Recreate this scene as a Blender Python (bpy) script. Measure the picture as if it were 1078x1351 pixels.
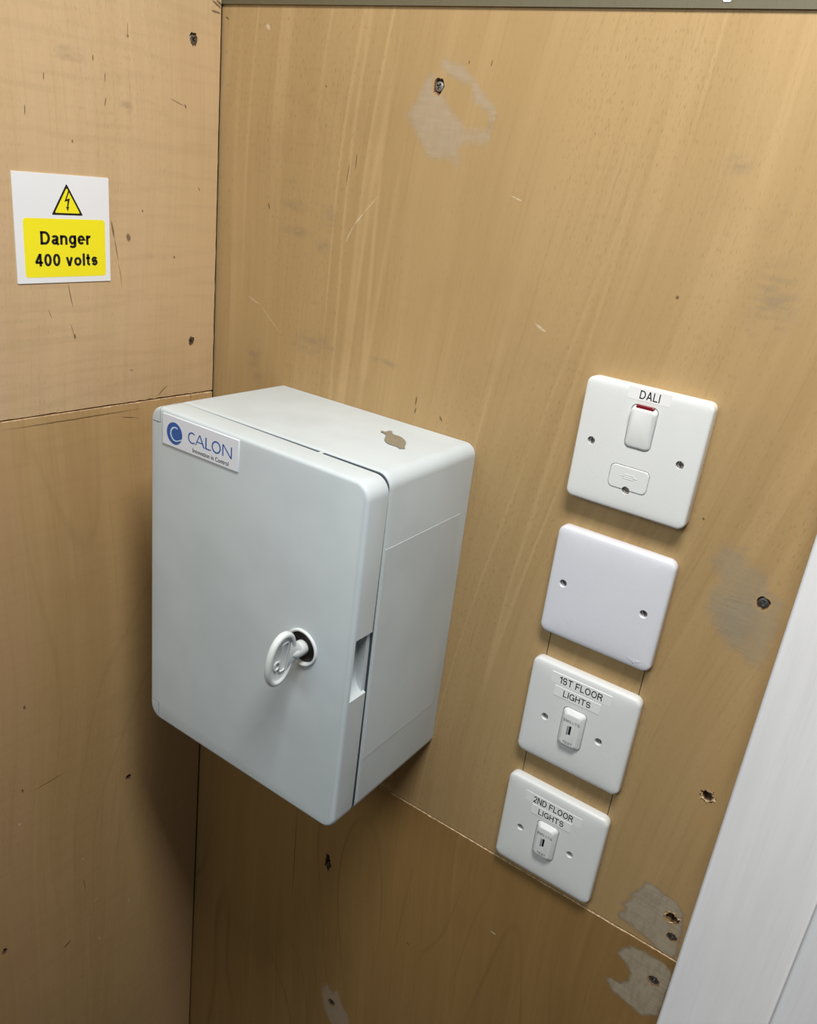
import bpy, bmesh, math, random
from mathutils import Vector, Matrix, noise as mnoise

random.seed(7)
scene = bpy.context.scene
for o in list(bpy.data.objects):
    bpy.data.objects.remove(o, do_unlink=True)
COL = scene.collection

# ------------------------------------------------------------------ camera, world, lamp, exposure
cam_data = bpy.data.cameras.new('camera')
cam_data.sensor_fit = 'VERTICAL'
cam_data.sensor_height = 24.0
cam_data.lens = 24.0 * 1093.0 / 1351.0
cam_data.clip_start = 0.01
cam = bpy.data.objects.new('camera', cam_data)
cam.location = (0.1645, -0.5310, 0.1525)
cam.rotation_euler = (1.1825, -0.1128, 0.6167)
COL.objects.link(cam)
scene.camera = cam

world = bpy.data.worlds.new('room_ambient')
world.use_nodes = True
bg = world.node_tree.nodes['Background']
bg.inputs[0].default_value = (0.93, 0.97, 1.0, 1)
bg.inputs[1].default_value = 0.038
scene.world = world

lamp_data = bpy.data.lights.new('ceiling_lamp', 'AREA')
lamp_data.shape = 'RECTANGLE'
lamp_data.size = 0.34
lamp_data.size_y = 0.18
lamp_data.energy = 10.8
lamp_data.color = (1.0, 0.985, 0.955)
lamp = bpy.data.objects.new('ceiling_lamp', lamp_data)
lamp.location = (0.15, -0.40, 0.72)
lamp.rotation_euler = (math.radians(12), math.radians(6), 0)
COL.objects.link(lamp)

fill_data = bpy.data.lights.new('front_fill', 'AREA')  # unseen fill light, added behind the camera to brighten forward-facing surfaces
fill_data.shape = 'RECTANGLE'
fill_data.size = 1.2
fill_data.size_y = 0.6
fill_data.energy = 11.5
fill_data.color = (0.86, 0.96, 1.0)
fill_obj = bpy.data.objects.new('front_fill', fill_data)
fill_obj.location = (-0.35, -1.70, 0.75)
fill_obj.rotation_euler = (math.radians(62), 0, math.radians(-8))
COL.objects.link(fill_obj)

vs = scene.view_settings
vs.view_transform = 'Standard'
vs.look = 'None'
vs.gamma = 1.0
vs.use_curve_mapping = False
vs.exposure = 0.0

# ------------------------------------------------------------------ measured marks (metres, on their wall)
FILLER_A1 = [(-0.2071, 0.2166), (-0.1997, 0.2176), (-0.1861, 0.2021), (-0.1802, 0.194), (-0.1677, 0.1849), (-0.1551, 0.1851), (-0.1493, 0.1875), (-0.1445, 0.1851), (-0.1484, 0.1772), (-0.1695, 0.1734), (-0.169, 0.159), (-0.1732, 0.1615), (-0.1791, 0.1632), (-0.1888, 0.1639), (-0.1977, 0.1654), (-0.206, 0.1721), (-0.2138, 0.1819), (-0.217, 0.1905), (-0.2116, 0.2009)]
FILLER_A2 = [(-0.1972, 0.2225), (-0.1921, 0.2288), (-0.1825, 0.2257), (-0.1738, 0.2219), (-0.1657, 0.2161), (-0.1574, 0.209), (-0.1493, 0.2026), (-0.1451, 0.196), (-0.1445, 0.1851), (-0.1491, 0.1862), (-0.1512, 0.1957), (-0.1651, 0.2018), (-0.1676, 0.2113), (-0.1799, 0.2149), (-0.1885, 0.2173)]
FILLER_B1 = [(0.0657, -0.0426), (0.0719, -0.0442), (0.0811, -0.0447), (0.0862, -0.0531), (0.0948, -0.0537), (0.1019, -0.0638), (0.113, -0.0722), (0.1155, -0.0895), (0.1111, -0.1022), (0.1126, -0.1207), (0.1041, -0.1233), (0.0952, -0.1163), (0.0878, -0.1154), (0.0749, -0.1072), (0.0691, -0.0985), (0.0664, -0.0832), (0.0691, -0.07), (0.065, -0.0584)]
FILLER_B2 = [(0.0794, -0.078), (0.0946, -0.0785), (0.1015, -0.0876), (0.1, -0.099), (0.0942, -0.1125), (0.0837, -0.1088), (0.0735, -0.0967), (0.0742, -0.0855)]
FILLER_C1 = [(0.0779, -0.3271), (0.0869, -0.3271), (0.0962, -0.3285), (0.1057, -0.3319), (0.113, -0.3368), (0.1156, -0.3581), (0.1157, -0.377), (0.1142, -0.3855), (0.1039, -0.3839), (0.0956, -0.3796), (0.0897, -0.378), (0.0827, -0.3761), (0.0749, -0.3747), (0.0691, -0.3742), (0.0671, -0.3696), (0.0713, -0.3629), (0.0661, -0.3607), (0.0735, -0.3518), (0.0721, -0.3457), (0.0779, -0.3346)]
FILLER_C2 = [(0.083, -0.3921), (0.0903, -0.3913), (0.1006, -0.3918), (0.1095, -0.3907), (0.1172, -0.393), (0.1182, -0.4008), (0.1181, -0.4427), (0.1056, -0.4538), (0.0905, -0.451), (0.08, -0.4481), (0.0721, -0.439), (0.0754, -0.4362), (0.0822, -0.4358), (0.0874, -0.4288), (0.0892, -0.4197), (0.0819, -0.4129), (0.0741, -0.4079), (0.0778, -0.3987)]
FILLER_D = [(-0.2088, -0.675), (-0.1982, -0.6845), (-0.1918, -0.6765), (-0.1829, -0.6926), (-0.173, -0.6999), (-0.17, -0.7187), (-0.1853, -0.738), (-0.1987, -0.728), (-0.2089, -0.7151), (-0.2131, -0.6918)]
DARK_BACK = [(-0.2611, 0.162, -0.2612, 0.1503, 0.0005), (-0.2678, 0.1556, -0.2688, 0.1382, 0.0005), (-0.154, 0.2273, -0.1545, 0.2233, 0.0005), (-0.2685, -0.4642, -0.2654, -0.5945, 0.0006), (-0.4058, 0.2511, -0.4023, 0.249, 0.0008), (-0.35, 0.1166, -0.348, 0.1121, 0.0008), (-0.1817, -0.0073, -0.1821, -0.0147, 0.0008), (0.002, 0.1009, 0.0014, 0.0994, 0.0012), (0.051, -0.0326, 0.0519, -0.0339, 0.0008), (-0.1588, -0.0174, -0.1561, -0.021, 0.0009), (-0.1169, -0.5456, -0.114, -0.5465, 0.0008), (-0.2962, 0.2061, -0.2954, 0.2051, 0.0007), (0.0384, -0.0716, 0.0409, -0.0666, 0.0005), (-0.182, -0.0208, -0.1812, -0.0163, 0.0008), (-0.1715, 0.2263, -0.1718, 0.2245, 0.0006)]
PALE_BACK = [(-0.2504, 0.12, -0.2576, 0.1114, 0.0008), (-0.2576, 0.1114, -0.2658, 0.0962, 0.0005), (-0.2368, 0.1345, -0.2504, 0.12, 0.0003), (-0.0917, 0.0663, -0.0826, 0.0623, 0.001), (-0.3694, 0.0382, -0.3543, 0.033, 0.0005), (-0.3543, 0.033, -0.3286, 0.0131, 0.0003), (-0.1255, 0.1463, -0.1157, 0.1435, 0.0005), (-0.3603, 0.2456, -0.3569, 0.2431, 0.0018), (-0.0341, -0.467, -0.0292, -0.4679, 0.001)]
SMUDGE_BACK = [(-0.3213, 0.1175, 0.022, 0.006), (-0.2846, 0.112, 0.012, 0.012), (-0.3173, 0.0987, 0.02, 0.006), (-0.2872, 0.0909, 0.01, 0.008), (-0.3251, 0.1337, 0.008, 0.006), (-0.3589, -0.0131, 0.012, 0.02), (-0.3531, -0.0324, 0.01, 0.01), (-0.2895, 0.0112, 0.03, 0.012), (-0.2177, 0.012, 0.02, 0.004), (0.0192, 0.1785, 0.01, 0.008), (0.0576, 0.1065, 0.02, 0.03)]
DARK_LEFT_UPPER = [(-0.1095, 0.0935, -0.1065, 0.079, 0.0009), (-0.1071, 0.0812, -0.1034, 0.0624, 0.0005), (-0.1034, 0.0624, -0.1002, 0.0417, 0.0003), (-0.1488, 0.048, -0.1452, 0.028, 0.0005), (-0.1483, 0.0178, -0.1443, 0.0041, 0.0003), (-0.1448, 0.0088, -0.1443, 0.0052, 0.001), (-0.0944, 0.0831, -0.0931, 0.0785, 0.0022), (-0.0485, 0.066, -0.0477, 0.0647, 0.001), (-0.0917, 0.2308, -0.0919, 0.2206, 0.0003), (-0.0918, 0.2225, -0.0919, 0.2206, 0.0009), (-0.1216, 0.2045, -0.1217, 0.2007, 0.0006), (-0.1606, 0.1877, -0.1608, 0.183, 0.0005), (-0.1119, 0.1949, -0.1121, 0.1885, 0.0004), (-0.1117, 0.1786, -0.1126, 0.1725, 0.0005), (-0.1757, 0.1663, -0.1762, 0.1592, 0.0005), (-0.053, 0.1851, -0.0379, 0.181, 0.0004), (-0.0386, 0.1825, -0.0371, 0.18, 0.0009), (-0.066, -0.052, -0.0544, -0.0434, 0.0006), (-0.0129, 0.2528, -0.0026, 0.2527, 0.0009), (-0.0124, 0.2602, -0.0019, 0.256, 0.001), (-0.0077, 0.2611, -0.0012, 0.2582, 0.0012), (-0.1661, 0.0292, -0.1634, 0.0217, 0.0003), (-0.0805, 0.1017, -0.0797, 0.1, 0.0008), (-0.0233, 0.1217, -0.0216, 0.1188, 0.0006), (-0.1404, 0.1475, -0.1405, 0.1455, 0.0008), (-0.0941, -0.0251, -0.0911, -0.0261, 0.0005)]
DARK_LEFT_LOWER = [(-0.2099, -0.0579, -0.0798, -0.0607, 0.0006), (-0.1055, -0.0646, -0.0863, -0.0685, 0.0005), (-0.2011, -0.4049, -0.1702, -0.4034, 0.0006), (-0.2052, -0.3089, -0.2047, -0.3123, 0.0013), (-0.1791, -0.6276, -0.1701, -0.6239, 0.0012), (-0.2116, -0.3963, -0.2111, -0.4001, 0.001), (-0.0293, -0.0556, -0.0284, -0.06, 0.0005), (-0.1539, -0.5508, -0.151, -0.5688, 0.0004)]
PALE_LEFT_LOWER = [(-0.1439, -0.5934, -0.1364, -0.59, 0.0008), (-0.0995, -0.6227, -0.0966, -0.6308, 0.0008), (-0.1372, -0.6488, -0.1355, -0.6538, 0.0012), (-0.217, -0.4325, -0.2157, -0.4352, 0.0015), (-0.153, -0.5227, -0.1522, -0.5263, 0.0008)]
SMUDGE_LEFT_UPPER = [(-0.0741, 0.0662, 0.008, 0.003), (-0.0941, 0.1747, 0.008, 0.006), (-0.1403, 0.2024, 0.02, 0.006)]

# ------------------------------------------------------------------ helpers
def tag(o, label=None, cat=None, group=None, kind=None):
    if label: o['label'] = label
    if cat: o['category'] = cat
    if group: o['group'] = group
    if kind: o['kind'] = kind
    return o

def link(name, me, mat=None, parent=None, smooth=None):
    o = bpy.data.objects.new(name, me)
    COL.objects.link(o)
    if mat is not None and len(me.materials) == 0:
        me.materials.append(mat)
    if parent is not None:
        o.parent = parent
    if smooth is not None:
        shade(me, smooth)
    return o

def shade(me, deg):
    for p in me.polygons: p.use_smooth = True
    me.set_sharp_from_angle(angle=math.radians(deg))

def empty(name, loc, rot=(0, 0, 0)):
    o = bpy.data.objects.new(name, None)
    o.empty_display_size = 0.02
    o.location = loc
    o.rotation_euler = rot
    COL.objects.link(o)
    return o

def mesh(name, verts, faces, fix=True):
    me = bpy.data.meshes.new(name)
    me.from_pydata([tuple(v) for v in verts], [], faces)
    if fix:
        bm = bmesh.new(); bm.from_mesh(me)
        bmesh.ops.recalc_face_normals(bm, faces=bm.faces)
        bm.to_mesh(me); bm.free()
    me.update()
    return me

def rrect(w, h, r, n=6, cx=0.0, cz=0.0):
    pts = []
    r = max(1e-5, min(r, w/2 - 1e-6, h/2 - 1e-6))
    for k, (sx, sz) in enumerate(((1, 1), (-1, 1), (-1, -1), (1, -1))):
        for i in range(n + 1):
            a = math.pi/2*(k + i/n)
            pts.append((cx + sx*(w/2 - r) + r*math.cos(a), cz + sz*(h/2 - r) + r*math.sin(a)))
    return pts

def loft_v(loops, cap0=True, cap1=True):
    """loops: lists of 3D points, all the same length"""
    n = len(loops[0]); v = []; f = []
    for L in loops: v += L
    for a in range(len(loops) - 1):
        for i in range(n):
            j = (i + 1) % n
            f.append((a*n + i, a*n + j, (a + 1)*n + j, (a + 1)*n + i))
    if cap0: f.append(tuple(range(n))[::-1])
    if cap1: f.append(tuple((len(loops) - 1)*n + i for i in range(n)))
    return v, f

def plate_mesh(name, w, h, r, prof, n=6, cx=0, cz=0):
    """prof: (inset, y) from the back to the front"""
    loops = []
    for ins, y in prof:
        loops.append([(x, y, z) for x, z in rrect(w - 2*ins, h - 2*ins, (r - ins*0.9 if ins < r*.4 else r*.64 + (ins - r*.4)*.45), n, cx, cz)])
    return mesh(name, *loft_v(loops))

def box_mesh(name, x0, x1, y0, y1, z0, z1, bev=0.0, seg=2):
    bm = bmesh.new()
    bmesh.ops.create_cube(bm, size=1)
    for v in bm.verts:
        v.co = Vector(((x0 + x1)/2 + v.co.x*(x1 - x0), (y0 + y1)/2 + v.co.y*(y1 - y0), (z0 + z1)/2 + v.co.z*(z1 - z0)))
    if bev: bmesh.ops.bevel(bm, geom=list(bm.edges), offset=bev, segments=seg, profile=0.5, affect='EDGES')
    me = bpy.data.meshes.new(name); bm.to_mesh(me); bm.free()
    return me

def lathe_y(name, prof, n=28, cx=0, cz=0, sx=1.0):
    """prof: (radius, y) back to front, capped at both ends"""
    loops = [[(cx + sx*rr*math.cos(2*math.pi*i/n), y, cz + rr*math.sin(2*math.pi*i/n)) for i in range(n)] for rr, y in prof]
    return mesh(name, *loft_v(loops))

def prism(name, pts, y0, y1):
    """polygon in XZ extruded from y0 (back) to y1 (front)"""
    return mesh(name, *loft_v([[(x, y0, z) for x, z in pts], [(x, y1, z) for x, z in pts]]))

def boolean(me, cutters, op='DIFFERENCE'):
    """returns me cut by the given meshes; helper objects are removed again"""
    a = bpy.data.objects.new('tmp', me); COL.objects.link(a); hs = []
    for c in cutters:
        b = bpy.data.objects.new('tmp_cut', c); COL.objects.link(b); hs.append(b)
        m = a.modifiers.new('b', 'BOOLEAN'); m.object = b; m.operation = op; m.solver = 'EXACT'
        m.material_mode = 'TRANSFER'
    dg = bpy.context.evaluated_depsgraph_get(); dg.update()
    r = bpy.data.meshes.new_from_object(a.evaluated_get(dg))
    for o in [a] + hs: bpy.data.objects.remove(o, do_unlink=True)
    return r

def text_mesh(name, body, width, height, cx, cz, y, thick=0.00006, bold=0.0, font_scale_only=False):
    cu = bpy.data.curves.new('t', 'FONT'); cu.body = body; cu.size = 1.0
    cu.offset = bold; cu.extrude = 0.0; cu.resolution_u = 3
    o = bpy.data.objects.new('t', cu); COL.objects.link(o)
    dg = bpy.context.evaluated_depsgraph_get(); dg.update()
    me = bpy.data.meshes.new_from_object(o.evaluated_get(dg))
    bpy.data.objects.remove(o, do_unlink=True)
    bm = bmesh.new(); bm.from_mesh(me); bpy.data.meshes.remove(me)
    bmesh.ops.remove_doubles(bm, verts=bm.verts, dist=1e-5)
    xs = [v.co.x for v in bm.verts]; ys = [v.co.y for v in bm.verts]
    x0, x1, y0, y1 = min(xs), max(xs), min(ys), max(ys)
    for v in bm.verts:
        v.co = Vector((cx + ((v.co.x - x0)/(x1 - x0) - .5)*width, y, cz + ((v.co.y - y0)/(y1 - y0) - .5)*height))
    bmesh.ops.recalc_face_normals(bm, faces=bm.faces)
    if bm.faces[0].normal.y > 0: bmesh.ops.reverse_faces(bm, faces=bm.faces)
    ex = bmesh.ops.extrude_face_region(bm, geom=list(bm.faces))
    for g in ex['geom']:
        if isinstance(g, bmesh.types.BMVert): g.co.y -= thick
    out = bpy.data.meshes.new(name); bm.to_mesh(out); bm.free()
    return out

def _arc(cx, cy, rx, ry, a0, a1, n=14):
    return [(cx + rx*math.cos(math.radians(a0 + (a1 - a0)*i/n)), cy + ry*math.sin(math.radians(a0 + (a1 - a0)*i/n))) for i in range(n + 1)]
def glyph(ch, s):
    """centre lines of a plain grotesque letter, cap height 1; returns (polylines, advance width)"""
    h = s/2; t = 1 - h; X = .72
    el = lambda cx, cy, rx, ry: _arc(cx, cy, rx, ry, 90, 450, 30)
    def es(w, H):
        a = H*.27 - h*.4
        return [_arc(w/2, H - h - a, w/2 - h - .01, a, 18, 255) + _arc(w/2, h + a + .02*H, w/2 - h, a + .02*H, 75, -162)]
    G = {
        'I': ([[(h, 0), (h, 1)]], s), 'l': ([[(h, 0), (h, 1)]], s),
        '1': ([[(.30, 0), (.30, 1)], [(.30, .97), (.20, .82), (.0, .77)]], .30 + h),
        'S': (es(.68, 1), .68), 's': (es(.52, X + .02), .52),
        'T': ([[(0, t), (.70, t)], [(.35, 0), (.35, 1)]], .70),
        'F': ([[(h, 0), (h, 1)], [(0, t), (.62, t)], [(0, .50), (.56, .50)]], .62),
        'E': ([[(h, 0), (h, 1)], [(0, t), (.64, t)], [(0, .52), (.60, .52)], [(0, h), (.65, h)]], .65),
        'L': ([[(h, 0), (h, 1)], [(0, h), (.58, h)]], .58),
        'O': ([el(.41, .5, .41 - h, .5 - h)], .82), '0': ([el(.29, .5, .29 - h, .5 - h)], .58),
        'o': ([el(.30, X/2, .30 - h, X/2 - h)], .60),
        'R': ([[(h, 0), (h, 1)], [(0, t)] + _arc(.42, .725 + .0, .26 - h + .02, .275 - h, 90, -90) + [(0, .45 + h)], [(.38, .46), (.60, .30), (.62, 0)]], .68),
        'G': ([_arc(.41, .5, .41 - h, .5 - h, 40, 318, 24) + [(.78 - h, .10)], [(.44, .47), (.79, .47)], [(.79 - h, .47), (.79 - h, 0)]], .80),
        'H': ([[(h, 0), (h, 1)], [(.70 - h, 0), (.70 - h, 1)], [(0, .52), (.70, .52)]], .70),
        'N': ([[(h, 0), (h, 1)], [(.70 - h, 0), (.70 - h, 1)], [(h*1.1, 1 - h*.3), (.70 - h*1.1, h*.3)]], .70),
        'M': ([[(h, 0), (h, 1)], [(.82 - h, 0), (.82 - h, 1)], [(h, 1), (.41, .05)], [(.41, .05), (.82 - h, 1)]], .82),
        'D': ([[(h, 0), (h, 1)], [(0, t)] + _arc(.32, .5, .40 - h, .5 - h, 90, -90, 18) + [(0, h)]], .72),
        'A': ([[(h, 0), (.36, 1)], [(.72 - h, 0), (.36, 1)], [(.15, .30), (.57, .30)]], .72),
        '2': ([_arc(.29, .69, .29 - h, .31 - h, 165, -38, 16) + [(h*1.2, h)], [(0, h), (.58, h)]], .58),
        '4': ([[(.40, 1 - h*.4), (h*.9, .30)], [(h*.4, .30), (.60, .30)], [(.42, 0), (.42, 1)]], .60),
        'a': ([_arc(.27, .51, .22 - h*.5, .21 - h, 165, 0, 12) + [(.50 - h, .12), (.54, .0)], [(.49 - h, .43)] + _arc(.24, .22, .24 - h, .22 - h, 80, 330, 16) + [(.49 - h, .20)]], .55),
        'n': ([[(h, 0), (h, X)], _arc(.285, X - .26, .285 - h, .26 - h, 170, 0, 14) + [(.57 - h, 0)]], .57),
        'g': ([el(.29, .37, .29 - h, .36 - h), [(.58 - h, X), (.58 - h, .0)] + _arc(.29, -.02, .29 - h, .24 - h, 0, -155, 14)], .58),
        'e': ([[(h, .38), (.56 - h*.4, .38)] + _arc(.29, .37, .29 - h, .36 - h, 8, 318, 22)], .58),
        'r': ([[(h, 0), (h, X)], _arc(.34, X - .30, .34 - h, .30 - h, 170, 84, 8)], .38),
        'v': ([[(h*.9, X), (.28, 0)], [(.28, 0), (.56 - h*.9, X)]], .56),
        't': ([[(.16, .94)] + [(.16, .22)] + _arc(.30, .20, .14, .20 - h, 180, 275, 6), [(0, X - h), (.33, X - h)]], .34),
        ' ': ([], .24)}
    return G[ch]
def stroke_text(name, body, width, cap, cx, zb_, y, s=.115, gap=.115, thick=.00008):
    x = 0; polys = []
    for ch in body:
        P, adv = glyph(ch, s)
        polys += [[(px + x, pz) for px, pz in L] for L in P]; x += adv + gap
    tot = x - gap; kx = width/tot; kz = cap
    v = []; f = []
    for L in polys:
        n = len(L); A = []; B = []
        for i in range(n):
            a = Vector(L[max(i - 1, 0)]); b = Vector(L[min(i + 1, n - 1)]); p = Vector(L[i])
            d0 = (p - a).normalized() if i > 0 else None; d1 = (b - p).normalized() if i < n - 1 else None
            d = (d0 + d1).normalized() if d0 and d1 and (d0 + d1).length > 1e-4 else (d1 or d0)
            nn = Vector((-d.y, d.x)); k = 1.0
            if d0 and d1: k = min(1.9, 1/max(.3, nn.dot(Vector((-d1.y, d1.x)))))
            A.append(p + nn*s/2*k); B.append(p - nn*s/2*k)
        b0 = len(v)
        for a, b in zip(A, B):
            for q, yy in ((a, y), (a, y - thick), (b, y - thick), (b, y)):
                v.append((cx - width/2 + q.x*kx, yy, zb_ + q.y*kz))
        for i in range(n - 1):
            p, q = b0 + i*4, b0 + i*4 + 4
            for j in range(4): f.append((p + j, q + j, q + (j + 1) % 4, p + (j + 1) % 4))
        e = b0 + (n - 1)*4
        f += [(b0, b0 + 1, b0 + 2, b0 + 3), (e + 3, e + 2, e + 1, e)]
    return mesh(name, v, f)

# ------------------------------------------------------------------ materials
class NT:
    def __init__(self, name):
        self.m = bpy.data.materials.new(name); self.m.use_nodes = True
        self.t = self.m.node_tree; self.n = self.t.nodes
        self.bsdf = self.n['Principled BSDF']; self.out = self.n['Material Output']
    def node(self, typ, ins=None, **kw):
        nd = self.n.new(typ)
        for k, v in kw.items(): setattr(nd, k, v)
        if ins:
            for k, v in ins.items():
                s = nd.inputs[k]
                if hasattr(v, 'links'): self.t.links.new(v, s)
                else: s.default_value = v
        return nd
    def math(self, op, a, b=None, c=None, clamp=False):
        ins = {0: a}
        if b is not None: ins[1] = b
        if c is not None: ins[2] = c
        return self.node('ShaderNodeMath', ins, operation=op, use_clamp=clamp).outputs[0]
    def rng(self, v, a, b, c=0.0, d=1.0, smooth=True):
        return self.node('ShaderNodeMapRange', {0: v, 1: a, 2: b, 3: c, 4: d}, interpolation_type='SMOOTHSTEP' if smooth else 'LINEAR').outputs[0]
    def mix(self, f, a, b, blend='MIX'):
        nd = self.node('ShaderNodeMix', None, data_type='RGBA', blend_type=blend)
        for i, v in ((0, f), (6, a), (7, b)):
            if hasattr(v, 'links'): self.t.links.new(v, nd.inputs[i])
            else: nd.inputs[i].default_value = (*v, 1) if isinstance(v, tuple) and len(v) == 3 else v
        return nd.outputs[2]
    def noise(self, vec, scale, detail=2.0, rough=0.5, dist=0.0):
        return self.node('ShaderNodeTexNoise', {'Vector': vec, 'Scale': scale, 'Detail': detail, 'Roughness': rough, 'Distortion': dist}).outputs[0]
    def stretch(self, vec, sx, sy):
        return self.node('ShaderNodeMapping', {0: vec, 3: (sx, sy, 1)}).outputs[0]
    def link(self, a, b): self.t.links.new(a, b)
    def bump(self, h, strength, dist):
        nd = self.node('ShaderNodeBump', {'Strength': strength, 'Distance': dist, 'Height': h})
        self.link(nd.outputs[0], self.bsdf.inputs['Normal'])

def plastic(name, col, rough=0.38, fine=0.02, var=0.03, spec=0.5):
    t = NT(name)
    co = t.node('ShaderNodeTexCoord').outputs['Object']
    n1 = t.noise(co, 18, 3)
    c = t.mix(t.rng(n1, .35, .65), tuple(x*(1 - var) for x in col), tuple(min(1, x*(1 + var)) for x in col))
    t.link(c, t.bsdf.inputs['Base Color'])
    n2 = t.noise(co, 60, 4)
    t.link(t.rng(n2, .3, .7, rough - .05, rough + .06), t.bsdf.inputs['Roughness'])
    t.bsdf.inputs['Specular IOR Level'].default_value = spec
    if fine:
        t.bump(t.noise(co, 2500, 2), fine, 0.0002)
    return t.m

def flat(name, col, rough=0.5, metal=0.0, spec=0.4):
    t = NT(name)
    co = t.node('ShaderNodeTexCoord').outputs['Object']
    n1 = t.noise(co, 300, 3)
    c = t.mix(t.rng(n1, .3, .7), tuple(x*.94 for x in col), tuple(min(1, x*1.04) for x in col))
    t.link(c, t.bsdf.inputs['Base Color'])
    t.bsdf.inputs['Roughness'].default_value = rough
    t.bsdf.inputs['Metallic'].default_value = metal
    t.bsdf.inputs['Specular IOR Level'].default_value = spec
    return t.m

def wood(name, axis, c_dark, c_mid, c_pale, lean=0.09, rings=0.25, pale=0.5, ripple=0.0, pores=0.35, pink=0.0,
         dark=(), white=(), smudge=(), seed=0.0):
    t = NT(name)
    co = t.node('ShaderNodeTexCoord').outputs['Object']
    s = t.node('ShaderNodeSeparateXYZ', {0: co}).outputs
    uv = t.node('ShaderNodeCombineXYZ', {0: s[axis], 1: s[2], 2: seed}).outputs[0]
    v = s[2]
    # slow sideways drift of the grain
    drift = t.math('MULTIPLY', t.math('SUBTRACT', t.noise(t.stretch(uv, 2.2, 1.6), 1.0, 1.0), .5), .09)
    u2 = t.math('ADD', t.math('ADD', s[axis], t.math('MULTIPLY', v, -lean)), drift)
    g = t.node('ShaderNodeCombineXYZ', {0: u2, 1: v, 2: seed + 3.1}).outputs[0]
    tone = t.noise(t.stretch(g, 9, 0.9), 1.0, 2.0)
    streak = t.noise(t.stretch(g, 70, 2.2), 1.0, 3.0, .6)
    fine = t.noise(t.stretch(g, 420, 9), 1.0, 3.0, .6)
    col = t.mix(t.rng(tone, .32, .68), c_dark, c_mid)
    col = t.mix(t.math('MULTIPLY', t.rng(streak, .36, .74), .30), col, c_pale)
    col = t.mix(t.math('MULTIPLY', t.rng(fine, .5, .75), .30), col, tuple(x*.78 for x in c_dark))
    # pale long streaks
    ps = t.noise(t.stretch(g, 26, 0.55), 1.0, 1.0)
    rid = t.math('ABSOLUTE', t.math('SUBTRACT', ps, .5))
    rid = t.rng(rid, .022, .0)
    brk = t.rng(t.noise(t.stretch(g, 14, 2.0), 1.0, 1.0), .42, .62)
    col = t.mix(t.math('MULTIPLY', t.math('MULTIPLY', rid, brk), pale), col, tuple(min(1, x*1.10) for x in c_pale))
    # growth-ring contour lines
    gr = t.noise(t.stretch(g, 5.5, 1.15), 1.0, 1.5, .45)
    pp = t.math('PINGPONG', t.math('MULTIPLY', gr, 15.0), .5)
    ln = t.rng(pp, .07, .0)
    lb = t.rng(t.noise(t.stretch(g, 4, 2.4), 1.0, 1.0), .42, .62)
    col = t.mix(t.math('MULTIPLY', t.math('MULTIPLY', ln, lb), rings), col, tuple(x*.60 for x in c_dark))
    if pink:
        pk = t.rng(t.noise(t.stretch(g, 16, .5), 1.0, 1.0), .48, .64)
        col = t.mix(t.math('MULTIPLY', pk, pink), col, (c_mid[0]*1.0, c_mid[1]*.93, c_mid[2]*1.12))
    if ripple:
        rp = t.noise(t.stretch(uv, 14, 130), 1.0, 2.0)
        col = t.mix(t.math('MULTIPLY', t.rng(rp, .46, .66), ripple), col, tuple(x*.80 for x in c_dark))
    # cloudy handling marks
    cl = t.noise(uv, 9, 4, .6)
    col = t.mix(t.math('MULTIPLY', t.rng(cl, .52, .74), .22), col, tuple(x*.74 for x in c_dark))
    # pores: short dark dashes along the grain
    po = t.noise(t.stretch(g, 1500, 210), 1.0, 1.0)
    pm = t.rng(po, .60, .72)
    pd = t.rng(t.noise(t.stretch(g, 12, 3), 1.0, 1.0), .38, .62, .35, 1.0)
    pm = t.math('MULTIPLY', pm, pd)
    col = t.mix(t.math('MULTIPLY', pm, pores), col, tuple(x*.45 for x in c_dark))
    # marks with a shape of their own
    wob = t.node('ShaderNodeTexNoise', {'Vector': uv, 'Scale': 140.0, 'Detail': 2.0}).outputs[1]
    wv = t.node('ShaderNodeVectorMath', {0: t.node('ShaderNodeVectorMath', {0: wob, 1: (.5, .5, .5)}, operation='SUBTRACT').outputs[0], 'Scale': 0.0012}, operation='SCALE').outputs[0]
    uvw = t.node('ShaderNodeVectorMath', {0: uv, 1: wv}, operation='ADD').outputs[0]
    flake = t.noise(uv, 900, 2)
    def seg_mask(x0, z0, x1, z1, w):
        L = math.hypot(x1 - x0, z1 - z0)/2 + w*.5
        mp = t.node('ShaderNodeMapping', {0: uvw, 1: ((x0 + x1)/2, (z0 + z1)/2, seed), 2: (0, 0, math.atan2(z1 - z0, x1 - x0)), 3: (L, w, 1)}, vector_type='TEXTURE').outputs[0]
        d = t.node('ShaderNodeVectorMath', {0: mp}, operation='LENGTH').outputs['Value']
        return t.rng(d, 1.15, .55)
    acc = None
    for a in dark:
        m = seg_mask(*a); acc = m if acc is None else t.math('MAXIMUM', acc, m)
    if acc is not None: col = t.mix(t.math('MULTIPLY', acc, .70), col, (.045, .025, .012))
    acc = None
    for a in white:
        m = seg_mask(*a); acc = m if acc is None else t.math('MAXIMUM', acc, m)
    if acc is not None:
        col = t.mix(t.math('MULTIPLY', acc, t.rng(flake, .35, .55, .25, .6)), col, (.68, .58, .45))
    acc = None
    for (x, z, rx, rz) in smudge:
        mp = t.node('ShaderNodeMapping', {0: uvw, 1: (x, z, seed), 3: (rx, rz, 1)}, vector_type='TEXTURE').outputs[0]
        d = t.node('ShaderNodeVectorMath', {0: mp}, operation='LENGTH').outputs['Value']
        m = t.rng(d, 1.1, .1)
        acc = m if acc is None else t.math('MAXIMUM', acc, m)
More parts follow.
